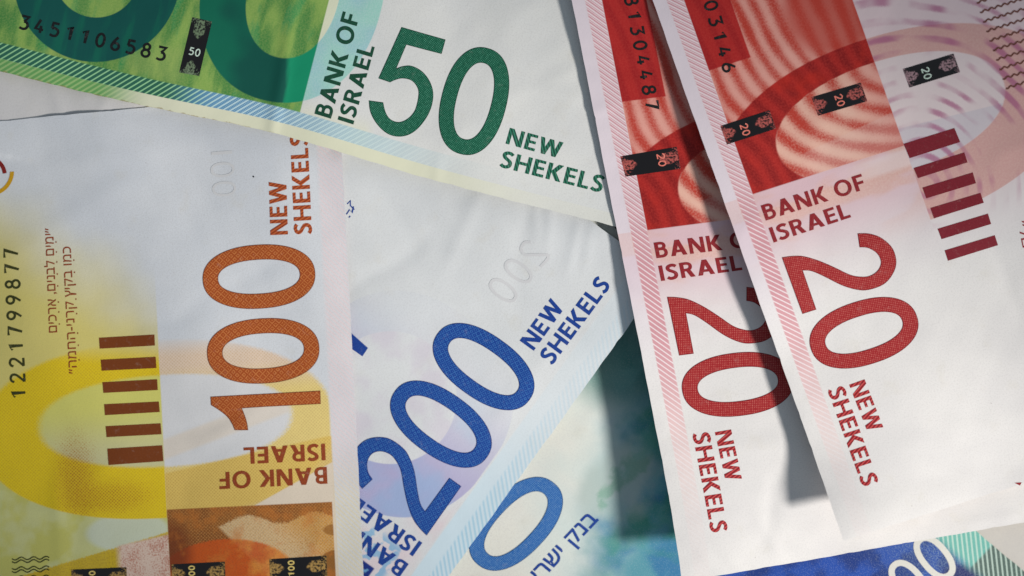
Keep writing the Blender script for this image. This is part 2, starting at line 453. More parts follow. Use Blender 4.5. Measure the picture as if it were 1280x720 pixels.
def thread_ink(name, tint, flip=False):
    m = Mat(name, .28, .6)
    x, y = m.u, m.v
    def head(cx, r, seed):
        a = (x - cx) * 2.6; b = y - .47
        d = (a * a * .62 + b * b * 1.35).sqrt()
        n = m.noise(7., 3, seed, x=x * 2.6, y=y)
        return m.ss(d + n * .16, r + .1, r + .04) * m.ss(m.noise(9., 3, seed + 3, x=x * 2.6, y=y), .33, .62)
    h = (head(.82, .34, 2.) + head(.09, .3, 9.)).min(1.)
    col = m.mix(h * .85, (14, 8, 9), tint)
    fade = m.ss(m.noise(14., 2, 4., x=x * 2., y=y) + (x - .5).abs() * 2., 1.38, 1.55)
    col = m.mix(fade * .6, col, tint)
    return m.finish(col, False)

M_RED_EDGE = plain_ink('dark_red_ink', (112, 20, 28))
M_RED_DOT = dot_ink('red_dotted_ink', (152, 24, 30), (226, 136, 122), 3.2, .62, .62, (.3, .9))
M_RED_TXT = plain_ink('red_letter_ink', (134, 26, 34), (160, 44, 50))
M_RED_STR = stripe_ink('red_striped_ink', (132, 18, 28), (206, 78, 76), 3.6)
M_RED_BAR = plain_ink('maroon_bar_ink', (120, 22, 36), (136, 32, 46))
M_GRN_EDGE = plain_ink('dark_green_ink', (6, 62, 44))
M_GRN_DOT = dot_ink('green_dotted_ink', (8, 84, 60), (120, 205, 172), 2.9, .4, .6, (.35, .95))
M_GRN_STR = stripe_ink('green_striped_ink', (10, 74, 56), (60, 136, 108), 3.6)
M_GRN_TXT = plain_ink('green_letter_ink', (14, 66, 46), (26, 92, 66))
M_BRN_EDGE = plain_ink('dark_brown_ink', (116, 56, 26))
M_BRN_WEAVE = weave_ink('brown_woven_ink', (160, 72, 24), (216, 140, 78), 4.7, .6)
M_BRN_TXT = plain_ink('brown_letter_ink', (138, 56, 22), (164, 80, 36))
M_BRN_STR = stripe_ink('brown_striped_ink', (146, 58, 22), (196, 100, 52), 3.6)
M_BRN_BAR = plain_ink('brown_bar_ink', (118, 56, 12), (128, 64, 18))
M_BLU_EDGE = plain_ink('dark_blue_ink', (14, 44, 108))
M_BLU_WEAVE = weave_ink('blue_woven_ink', (16, 60, 142), (84, 148, 206), 3.9, .46, .3)
M_BLU_TXT = plain_ink('blue_letter_ink', (20, 58, 138), (34, 78, 158))
M_LBL_EDGE = plain_ink('slate_blue_ink', (34, 78, 122))
M_LBL_LINE = dot_ink('pale_blue_lined_ink', (36, 96, 166), (160, 200, 228), 2.9, .75, .55, (.2, .9))
M_BLACK = plain_ink('black_ink', (14, 16, 18), (24, 26, 26))
M_OLIVE = plain_ink('dark_olive_ink', (52, 54, 16), (74, 74, 30))
M_GOLD = plain_ink('gold_ink', (196, 146, 10), (212, 166, 40))
M_GHOST = plain_ink('watermark_grey', (207, 206, 207), (213, 212, 213))
M_WHITE = plain_ink('unprinted_white', (226, 222, 212), (214, 210, 202))
M_TH20 = thread_ink('dark_thread_red_tint', (196, 96, 88)); M_TH20P = thread_ink('dark_thread_grey_tint', (176, 140, 146))
M_TH50 = thread_ink('dark_thread_green_tint', (120, 140, 108)); M_TH100 = thread_ink('dark_thread_gold_tint', (190, 150, 80))
M_T20 = plain_ink('thread_pink_figure', (226, 120, 104)); M_T50 = plain_ink('thread_pale_figure', (186, 206, 190)); M_T100 = plain_ink('thread_gold_figure', (222, 190, 110))

# ------------------------------------------------------------------ table
def table():
    m = Mat('pale_table'); tx = m.nt.nodes.new('ShaderNodeTexCoord'); sp = m.nt.nodes.new('ShaderNodeSeparateXYZ')
    m.nt.links.new(tx.outputs['Object'], sp.inputs[0]); m.u = E(m, sp.outputs[0]) * 7200.; m.v = E(m, sp.outputs[1]) * 7200.
    mat = m.finish(paper_base(m, 3., (208, 202, 194), (196, 191, 186)))
    r = .45; vs = [(-r, -r, 0), (r, -r, 0), (r, r, 0), (-r, r, 0), (-r, -r, -.02), (r, -r, -.02), (r, r, -.02), (-r, r, -.02)]
    fs = [(0, 1, 2, 3), (7, 6, 5, 4), (0, 4, 5, 1), (1, 5, 6, 2), (2, 6, 7, 3), (3, 7, 4, 0)]
    o = mesh_object('table_top', vs, fs, [(a, b) for a, b, c in vs], [mat], smooth=False); o['kind'] = 'structure'
table()
GROUP = 'banknotes scattered over one another'

def hatch(m, period=7.7, w=(.45, .8)):
    return m.ss(((m.u - m.v) * (2 * math.pi / period)).sin(), w[0], w[1])

# ------------------------------------------------------------------ pale note under the green one
def pale_note():
    n = Note((330, 250), (.985, .17), (.17, -.985), 975, [(0, 0, 2.2), (0, 130, 2.55), (200, 130, 3.0), (-400, 100, .6), (300, -200, .8), (330, 250, 1.0)], 11,
             creases=[(60, 84, 75, 140, .12, 5), (140, 110, 120, 150, .10, 6)])
    m = Mat('pale_note_paper'); col = paper_base(m, 61., (214, 210, 208), (204, 202, 202))
    build_sheet(n, m.finish(col, seed=3.), 'blank pale grey paper end peeking out between the green and the orange banknote', GROUP)
pale_note()

# ------------------------------------------------------------------ blue note lying face up at the bottom of the pile
def blue_front():
    n = Note((1135, 1213), (.766, .643), (.690, -.724), 1080, [(640, 650, .5), (800, 640, .55), (780, 480, .6), (787, 415, .9), (772, 290, 4.6), (1150, 700, .8), (1250, 690, .7), (500, 300, .5), (900, 200, .5), (900, 900, .4)], 21, u1=40., wrinkle=.7)
    # the right long edge follows the line (1221,666)-(1280,713)
    e = n.l(1250, 689); dv = e[1] - NOTE_W; n.C = n.C + n.M @ np.array([0, dv])
    m = Mat('blue_front_print'); col = paper_base(m, 71., (226, 223, 212), (216, 214, 208))
    P = lambda x, y: n.l(x, y)
    a = m.noise(.010, 3, 7., sx=.8, sy=1.6); b = m.noise(.022, 4, 17.)
    w = m.half(P(780, 420), P(690, 760)) * -1.          # grows to the right of this line
    w = m.half(P(690, 800), P(752, 400)) * -1.
    pic = m.ss(w + (b - .5) * 50., 0., 95.) * m.ss(m.u, P(785, 345)[0] - 10., P(785, 345)[0] + 40.)
    col = m.mix(m.ss(w + (a - .5) * 120., -70., 60.) * .55, col, (176, 206, 208))
    col = m.mix(pic, col, (92, 156, 170))
    blue = m.ss(m.noise(.012, 3, 77.), .46, .66)
    col = m.mix(pic * blue * .85, col, (50, 116, 164))
    grn = m.ss(m.noise(.014, 3, 137.), .46, .7)
    col = m.mix(pic * grn * .85, col, (62, 146, 116))
    c = P(770, 610); pale = m.ss(m.ell(c, 40, 62) + (b - .5) * 40., 12., -14.)
    col = m.mix(pale * .8, col, (176, 190, 184))
    leaf = m.ss(m.ell(P(782, 600), 10, 46) + (b - .5) * 46. + (m.noise(.08, 3, 201.) - .5) * 16., 4., -5.)
    col = m.mix(leaf * .5, col, (84, 152, 120))
    dark = m.ss(m.ell(P(770, 450), 70, 60), 20., -30.)
    col = m.mix(dark * .8, col, (62, 124, 118))
    streak = m.ss(m.noise(.02, 5, 55., sx=1.3, sy=.9), .5, .66)
    col = m.mix(pic * streak * .3, col, (130, 186, 186))
    # deep blue panel with the white figures, then the hatched edge
    pan = m.half(P(930, 640), P(860, 760)) * -1.
    fp = m.ss(m.half(P(860, 760), P(960, 640)) * -1. , -10., 10.) * m.ss(m.v, NOTE_W - 26., NOTE_W - 46.)
    deep = m.mix(m.ss(m.noise(.02, 3, 31.), .42, .6), (36, 78, 166), (26, 56, 128))
    deep = m.mix(m.ss(m.noise(.6, 2, 39.), .4, .7) * m.ss(m.half(P(1060, 640), P(1160, 760)), -40., 60.) * .7, deep, (130, 152, 176))
    vio = m.ss(m.ell(P(1190, 740), 26, 40) + (b - .5) * 20., 6., -6.)
    deep = m.mix(vio * .7, deep, (38, 34, 88))
    col = m.mix(fp, col, deep)
    edge = m.ss(m.v, NOTE_W - 48., NOTE_W - 32.)
    aq = m.mix(m.ss(m.u, P(1238, 684)[0] - 2., P(1238, 684)[0] + 2.), (112, 182, 170), (88, 108, 100))
    hl = m.ss(((m.v * .74 + m.u * .67) * (2 * math.pi / 5.6)).sin(), .1, .7)
    aq = m.mix(hl * .75, aq, (206, 226, 212))
    col = m.mix(edge * m.ss(m.u, P(1180, 640)[0] - 40., P(1180, 640)[0] - 30.), col, aq)
    col = m.mix(m.ss(m.noise(.7, 2, 88.), .5, .8) * .18, col, (220, 224, 220))
    o = build_sheet(n, m.finish(col, seed=7.), 'blue and teal banknote at the bottom of the pile with white figures and Hebrew lettering', GROUP)
    rot = math.atan2(*(np.array(n.l(645 + 68, 655 - 73)) - np.array(n.l(645, 655)))[::-1]) - math.pi / 2
    zero(n, 645, 654.8, M_LBL_EDGE, M_LBL_LINE, 40, 70, 18.5, rot=rot)
    run(n, '\u05dc\u05d0\u05e8\u05e9\u05d9 \u05e7\u05e0\u05d1', (656, 748), (749, 650), 17.5, M_BLU_TXT, .016)
    for cx, cy in ((1168.3, 696.7), (1137, 728)):
        q = np.array(n.l(cx + 50, cy + 62)) - np.array(n.l(cx, cy)); r = math.atan2(q[1], q[0]) - math.pi / 2
        c = n.l(cx, cy); v, f = fill(superellipse(c, 18.5, 33, 2.25, 60, r), [superellipse(c, 10.8, 25, 2.25, 60, r)])
        ink(n, 'numeral', [(v, f, 0, 0.)], [M_WHITE])
blue_front()

# ------------------------------------------------------------------ blue note, reverse side up
TWO = None
C20B = (1055, 676); U20B = (.3337, .9427); V20B = (.952, -.3057)
def two_outline(note, corner):
    """figure 2, outline taken once and set with its baseline corner at the pixel 'corner'"""
    raw = [(62, 150), (155, 405), (218, 385), (157, 209), (195, 212), (250, 235), (330, 275), (395, 295), (450, 297), (520, 272), (562, 225), (578, 170), (560, 108), (510, 62), (455, 43), (403, 42),
           (412, 105), (450, 108), (490, 132), (508, 170), (495, 207), (460, 232), (420, 237), (370, 228), (300, 195), (230, 165), (160, 145), (105, 144)]
    Mi = np.linalg.inv(np.array([U20B, V20B]).T)
    L = np.array([Mi @ (np.array([960 + x / 3.6, 280 + y / 3.6]) - np.array(C20B)) for x, y in raw]); L = L - L[0] + np.array(note.l(*corner))
    return catmull([tuple(p) for p in L], closed=True, k=5, corners=(0, 1, 2, 3, 15, 16))

def blue_back():
    n = Note((832, 343), (.5835, -.812), (-.812, -.5835), 1080,
             [(832, 343, 5.7), (785, 392, 5.6), (735, 278, 5.2), (700, 520, 3.0), (560, 720, 1.2), (450, 600, 1.2), (450, 250, 3.0), (600, 350, 3.8), (560, 480, 2.6), (400, 900, .9), (200, 700, .8)], 31,
             creases=[(425, 180, 740, 262, -.55, 26), (668, 256, 672, 300, .16, 4), (688, 258, 684, 312, .16, 4), (724, 276, 712, 330, .16, 4), (738, 282, 732, 330, .12, 4), (600, 240, 560, 330, .10, 9), (470, 230, 520, 300, -.10, 10), (700, 420, 610, 540, .06, 12)])  # first entry is a dip shaped to darken the strip below the green note
    P = lambda x, y: n.l(x, y)
    m = Mat('blue_back_print'); col = paper_base(m, 101., (220, 221, 221), (210, 212, 214))
    r0 = m.ell(P(500, 505), 136, 136, 2.3); r1 = m.ell(P(488, 497), 83, 83)
    ring = m.ss(r0, .8, -.8) * m.ss(r1, -.8, .8)
    col = m.mix(m.ss(r1, .8, -.8) * m.ss(m.noise(.02, 3, 5.), .4, .7) * .5, col, (206, 194, 208))
    low = m.half(P(420, 560), P(640, 560))
    tone = m.mix(m.ss(m.noise(.012, 3, 9.), .38, .62), (152, 170, 210), (172, 164, 202))
    f = m.ss(low, -120., 20.); f = f if True else f
    col = m.mix(ring * m.ss(m.v, 40., 41.5) * (m.ss(m.u, -215., -400.) * .86 + .05), col, tone)
    pink = m.ss(m.u, -372., -400.) * m.ss(m.v, 38., 44.) * m.ss(r0, -2., 2.)
    col = m.mix(pink * m.ss(m.noise(.018, 3, 15.), .3, .7) * .6, col, (226, 200, 206))
    # hatched band along the long edge
    h = m.ss(((m.u - m.v) * (2 * math.pi / 7.7)).sin(), -.4, .6)
    amt = m.ss(m.u, -180., -420.) * .6 + .22
    col = m.mix(m.ss(m.v, 40., 37.) * amt, col, (202, 222, 232))
    col = m.mix(m.ss(m.v, 22., 18.) * h * amt * .9, col, (158, 198, 218))
    dk = m.ss(m.half(P(440, 690), P(500, 735)) * -1., -1., 1.)
    col = m.mix(m.ss(m.u, P(470, 712)[0] + 1., P(470, 712)[0] - 1.) * m.ss(m.v, 80., 82.), col, (26, 50, 128))
    fl = m.ss(m.noise(.05, 2, 47.), .5, .56) * m.ss(m.u, -462., -476.) * m.ss(m.v, 60., 70.)
    col = m.mix(fl * .8, col, (120, 176, 212))
    build_sheet(n, m.finish(col, seed=11.), 'white and blue banknote with large blue 200 tucked under the orange note', GROUP)
    zero(n, 604.5, 458.3, M_BLU_EDGE, M_BLU_WEAVE, 40.0, 71.0)
    zero(n, 551.2, 530.2, M_BLU_EDGE, M_BLU_WEAVE, 40.0, 71.0)
    numeral(n, two_outline(n, (533.3, 669.5)), [], M_BLU_EDGE, M_BLU_WEAVE)
    lettering(n, 'NEW', (667.2, 438.6), (706, 385), 21.6, M_BLU_TXT)
    lettering(n, 'SHEKELS', (690.5, 456.5), (764, 357), 21.2, M_BLU_TXT)
    lettering(n, 'ISRAEL', (528, 678.5), (447, 620.5), 21, M_BLU_TXT)
    lettering(n, 'BANK OF', (511, 705), (402, 628), 21, M_BLU_TXT)
    patch(n, 'printed_bar', [(430, 408), (460, 435), (453, 445.5), (424, 425)], M_BLU_TXT)
    strokes(n, 'handwritten_mark', [[(433, 268), (437, 262), (440, 266), (442, 258)], [(434, 255), (438, 251), (438, 257), (443, 262)], [(436, 272), (438, 270)]], 1.5, M_BLU_TXT)
    for c in ((652, 342), (633, 366)):
        z = n.l(c[0] - 4, c[1] - 3); v, f = fill(superellipse(z, 11, 20), [superellipse(z, 7.2, 16)])
        ink(n, 'watermark', [(v, f, 0, 0.)], [M_GHOST])
    z = np.array(n.l(668, 317)); vs, fs = ribbon([z + np.array(p) for p in catmull([(9, 12), (4, 18), (-5, 17), (-8, 9), (-2, 0), (8, -16), (-9, -16)], k=4)], 3.6)
    ink(n, 'watermark', [(vs, fs, 0, 0.)], [M_GHOST])
blue_back()

# ------------------------------------------------------------------ orange note
def orange():
    def warp(u, v): return (-.034 * v * np.exp(np.minimum(u, 0) / 90.), 0 * v)
    
    n = Note((424, 118), (-.0507, -.9987), (-.998, .058), 1030,
             [(430, 200, 3.9), (440, 400, 3.0), (447, 560, 2.1), (454, 720, 1.75), (200, 140, 3.5), (0, 156, 3.0), (0, 400, 2.2), (0, 720, 1.4), (200, 500, 2.4), (300, 350, 3.4), (330, 620, 2.0), (-60, 400, 1.6), (200, 1000, 1.0)], 41,
             u1=6., warp=warp, creases=[(-60, 66, 420, 172, -.5, 26), (70, 600, 76, 720, .14, 6), (100, 640, 90, 720, -.10, 7), (0, 640, 120, 636, .12, 6), (150, 575, 122, 590, .10, 4), (250, 560, 330, 505, .10, 9), (210, 545, 300, 520, -.10, 9), (0, 330, 150, 230, .10, 16), (20, 210, 240, 180, .08, 18)])  # first entry sinks the paper to add shade beside the green note's edge
    P = lambda x, y: n.l(x, y)
    m = Mat('orange_print'); col = paper_base(m, 131., (214, 216, 220), (202, 206, 213))
    def U(y): return P(200, y)[0]
    g = m.noise(.45, 3, 3., rough=.7); gr = m.ss(g, .35, .7)
    vl = P(202, 510)[1]                       # left and right fields meet on this line
    left = m.ss(m.v, vl - .8, vl + .8); right = left * -1. + 1.
    # soft yellow wash rising on the left
    wash = left * m.ss(m.u, U(395), U(520)) * m.ss(m.v, vl - 10., vl + 30.)
    wash2 = m.ss(m.u - (m.v - vl) * .75 + (m.noise(.012, 2, 501.) - .5) * 60., U(315), U(485)) * left
    col = m.mix(wash2 * .85, col, (216, 198, 84))
    r0 = m.ell(P(196, 537), 112, 222, 2.2); r1 = m.ell(P(206, 526), 57, 157, 2.2)
    o0 = m.ss(r0 + (g - .5) * 5., 2.5, -2.5); i1 = m.ss(r1 + (g - .5) * 5., 2.5, -2.5); ring = o0 * (i1 * -1. + 1.)
    fine = m.ss((m.u * 1.5).sin() * (m.v * 1.5).sin() + (m.noise(.25, 2, 401.) - .5) * .8, -.05, .55)
    yel = m.mix(fine * .45 + gr * .2, (232, 202, 30), (196, 156, 24))
    col = m.mix(o0 * left * m.ss(m.u - (m.v - vl) * .12, U(428), U(462)), col, yel)
    # inner oval of the left field
    inn = m.mix(m.ss(m.u, U(500), U(575)), (214, 208, 110), (206, 200, 150))
    col = m.mix(i1 * left, col, inn)
    br = m.ss(m.half(P(60, 560), P(128, 640)) + (g - .5) * 18., -6., 8.)
    sh = m.ss(m.ell(P(95, 600), 52, 24) + (g - .5) * 52., 12., -18.) * left
    col = m.mix(sh * (fine * .6 + .3), col, (172, 112, 30))
    sh2 = m.ss(m.ell(P(140, 622), 18, 44) + (g - .5) * 44., 8., -10.) * left * o0
    col = m.mix(sh2 * (fine * .6 + .2), col, (176, 116, 24))
    # right field: pale tan oval
    tan = m.mix(m.ss(m.u, U(455), U(500)), (224, 200, 178), (228, 204, 128))
    tan = m.mix(fine * .4, tan, (190, 152, 96))
    col = m.mix(ring * right * m.ss(m.u, U(415), U(450)) * m.ss(m.v, 30., 34.), col, tan)
    col = m.mix(i1 * right * .8, col, (216, 214, 214))
    sl = m.half(P(205, 560), P(362, 500)); ray = m.inside(sl, -14., 10., 3.) * i1 * right
    col = m.mix(ray * .5, col, (226, 206, 180))
    low = m.ss(m.u, U(592) , U(598)) ; low = m.ss(m.half(P(205, 592), P(362, 556)), 2., -2.) * right * m.ss(m.v, 30., 33.)
    low = low * m.ss(m.u, U(556), U(552) - 6.)
    ytan = m.mix(fine * .5, (222, 188, 96), (180, 134, 56))
    col = m.mix(low * .9, col, ytan)
    wr = m.ss(m.half(P(318, 632), P(420, 575)) * -1., -1., 1.) * low
    col = m.mix(wr * .9, col, (220, 206, 190))
    # brown picture below
    pl = m.half(P(208, 637), P(420, 627)); pic = m.ss(pl, .8, -.8)
    if True:
        gg = m.noise(.5, 3, 19.)
        brown = m.mix(m.ss(gg, .35, .7) * .6, (146, 86, 34), (98, 50, 16))
        brown = m.mix(m.ss(m.noise(.02, 3, 29.), .4, .65) * .4, brown, (166, 104, 40)); brown = m.mix(fine * .5, brown, (206, 150, 84))
        xx = (m.v * -1.) + (P(300, 660)[1] + 300.); hill = m.u + ((xx - 352.) * .0739 + math.pi / 2).sin() * 6. + (m.noise(.06, 2, 14.) - .5) * 3.
        hl = m.ss(hill + (gg - .5) * 7., U(657) + 2., U(657) - 2.) * m.ss(m.v + (m.u - U(657)) * -.9, P(268, 657)[1] + 3., P(268, 657)[1] - 3.)
        brown = m.mix(hl * .88, brown, m.mix(fine * .45 + m.ss(xx + hill * .8 + (gg - .5) * 30., 330. + U(657) * .8, 372. + U(657) * .8) * .55, (218, 190, 146), (204, 142, 46)))
        org = m.ss(m.ell(P(282, 722), 48, 88) + (gg - .5) * 5., 1.5, -1.5)
        brown = m.mix(org * .92, brown, m.mix(m.ss(m.noise(.03, 3, 44.) + (xx - 310.) * .004, .45, .75), (200, 84, 22), (222, 142, 58)))
        dkl = m.ss(m.ell(P(215, 690), 40, 26) + (gg - .5) * 12., 8., -14.)
        brown = m.mix(dkl * .8, brown, (110, 44, 18))
        brown = m.mix(m.ss(m.ell(P(422, 705), 18, 24), 1., -1.) * .9, brown, (138, 86, 28))
        brown = m.mix(m.ss(m.ell(P(418, 662), 7, 14), 1., -1.) * .8, brown, (150, 96, 34))
        brown = m.mix(m.ss(m.noise(.035, 4, 601., rough=.65), .48, .72) * .5, brown, (198, 116, 44)); brown = m.mix(m.ss(gg, .45, .75) * .3, brown, (110, 58, 20))
        # left bottom: pale green, yellow, speckled pink
        gl = m.mix(m.ss(m.noise(.02, 3, 54.), .4, .6) * .7, (196, 192, 104), (206, 206, 150))
        gl = m.mix(m.ss(m.ell(P(160, 665), 24, 52), 3., -3.) * .85, gl, (204, 210, 190))
        yb = m.ss(m.half(P(70, 707), P(160, 680)) + (gg - .5) * 5., 1., -1.)
        gl = m.mix(yb * .9, gl, m.mix(m.ss(gg, .4, .7) * .5, (206, 172, 14), (160, 120, 20)))
        sp = m.ss(m.v, P(146, 700)[1] + 3., P(146, 700)[1] - 8.) * m.ss(m.half(P(140, 684), P(212, 668)), 2., -2.)
        gl = m.mix(sp, gl, m.mix(m.ss(gg + (m.noise(.05, 2, 611.) - .5) * .5, .4, .75) * .8, (222, 196, 178), (182, 110, 88)))
        col = m.mix(pic * right * m.ss(m.v, 34., 35.5), col, brown)
        lowl = m.ss(r0, -2., 0.) * left * m.ss(m.u, U(560), U(580))
        col = m.mix(lowl, col, gl)
    # hatched margin on the right
    h = hatch(m, 6.2, (-.2, .6)); col = m.mix(m.inside(m.v, 0., 31., 3.) * (h * .4 + .2), col, m.mix(m.ss(m.u, U(560), U(660)), (232, 206, 206), (226, 208, 160)))
    col = m.mix(m.ss(m.noise(.7, 2, 88.), .45, .8) * .14, col, (120, 108, 92))
    build_sheet(n, m.finish(col, seed=13.), 'orange and yellow banknote with large brown 100 and brown bars', GROUP)
    zero(n, 323.7, 345.8, M_BRN_EDGE, M_BRN_WEAVE, 40.2, 70.6)
    zero(n, 329.0, 438.6, M_BRN_EDGE, M_BRN_WEAVE, 40.8, 70.4)
    one = [(400.5, 488.3), (401, 505), (330, 508.6), (302.5, 510.5), (306.3, 520), (309, 529), (310.3, 537.8), (293.3, 537.8), (290, 530), (284, 521), (274, 513), (263.6, 506.4), (263, 495.8)]
    numeral(n, catmull([n.l(*p) for p in one], True, 4, corners=(0, 1, 3, 6, 7, 11, 12)), [], M_BRN_EDGE, M_BRN_WEAVE)
    lettering(n, 'NEW', (360, 293), (358, 226.5), 22, M_BRN_STR)
    lettering(n, 'SHEKELS', (390, 292), (384.5, 168), 22, M_BRN_STR)
    lettering(n, 'ISRAEL', (406.3, 554.5), (304.4, 559.5), 20.8, M_BRN_TXT)
    lettering(n, 'BANK OF', (408.5, 583.6), (273.5, 590.5), 21, M_BRN_TXT)
    f = lambda q: [(x / 3.2733, 380 + y / 3.2733) for x, y in q]
    for q in ([(405, 138), (632, 125), (634, 170), (408, 183)], [(412, 228), (637, 216), (640, 262), (416, 273)], [(419, 320), (643, 308), (646, 352), (423, 364)],
              [(426, 410), (650, 399), (654, 442), (429, 455)], [(432, 500), (657, 488), (661, 533), (436, 545)], [(439, 592), (664, 578), (669, 643), (444, 659)]):
        patch(n, 'printed_bar', f(q), M_BRN_BAR)
    serial(n, '1221799877', (32.7, 497.5), (22.7, 310), 18.5, M_OLIVE)
    run(n, '\u05dd\u05d9\u05db\u05e8\u05d0 ,\u05dd\u05d9\u05e0\u05d1\u05dc \u05dd\u05d9\u05de\u05d9\u05f4', (71.5, 415.5), (66.5, 285), 10.2, M_BRN_TXT, .004)
    run(n, '\u05f4\u05d4\u05de\u05d7\u05d4-\u05d9\u05e0\u05e8\u05e7 \u05e5\u05d9\u05e7\u05d1 \u05d5\u05de\u05db', (96.5, 467), (88.5, 308), 10.2, M_BRN_TXT, .004)
    dots = []
    for t in (.08, .2, .3, .46, .58, .7, .8, .9):                  # vowel points beside both lines
        for (xa, ya, xb, yb) in ((74.5, 415, 69.5, 290), (99.5, 462, 91.5, 310)):
            x, y = xa + (xb - xa) * t, ya + (yb - ya) * t; dots.append([(x, y + 1), (x + .2, y - .9)])
    strokes(n, 'vowel_points', dots, 1.4, M_BRN_TXT)
    arc = lambda cx, cy, r, a0, a1: [(cx + r * math.cos(t), cy + r * math.sin(t)) for t in np.radians(np.linspace(a0, a1, 22))]
    strokes(n, 'logo_arc', [arc(-16, 219, 22, -75, -6)], 5., plain_ink('dark_red_logo_ink', (120, 26, 20)))
    strokes(n, 'logo_arc', [arc(-13, 214.5, 28, 0, 80)], 5., M_GOLD)
    for (cx, cy) in ((280, 236), (278, 212)):
        z = n.l(cx, cy); v, fc = fill(superellipse(z, 9.5, 15), [superellipse(z, 6.5, 12)]); ink(n, 'watermark', [(v, fc, 0, 0.)], [M_GHOST])
    patch(n, 'watermark', [(264, 190), (290, 188), (290, 192), (264, 194)], M_GHOST)
    wv = lambda x0, x1, y: [(x, y - (x - x0) * .03 + 1.7 * math.sin((x - x0) * 2 * math.pi / 15.5)) for x in np.arange(x0, x1, 1.5)]
    for y in (698.5, 702, 710.5, 714.2, 722): strokes(n, 'wavy_line', [wv(15, 63, y)], 1.5, M_OLIVE)
    for (x0, y0, x1, y1) in ((89, 712, 158, 709), (214.4, 705.5, 281, 702), (336.7, 699, 408, 694.5)):
        dx, dy = 1.2, 26
        security_thread(n, [(x0, y0), (x1, y1), (x1 + dx, y1 + dy), (x0 + dx, y0 + dy)], M_TH100, '100', (x0 + .44 * (x1 - x0), y0 + 21), (x0 + .44 * (x1 - x0) - .5, y0 + 1.5), 7.5, M_T100)
    strokes(n, 'speck', [[(316, 220), (317.5, 221.5)]], 1.8, M_BLACK)
orange()

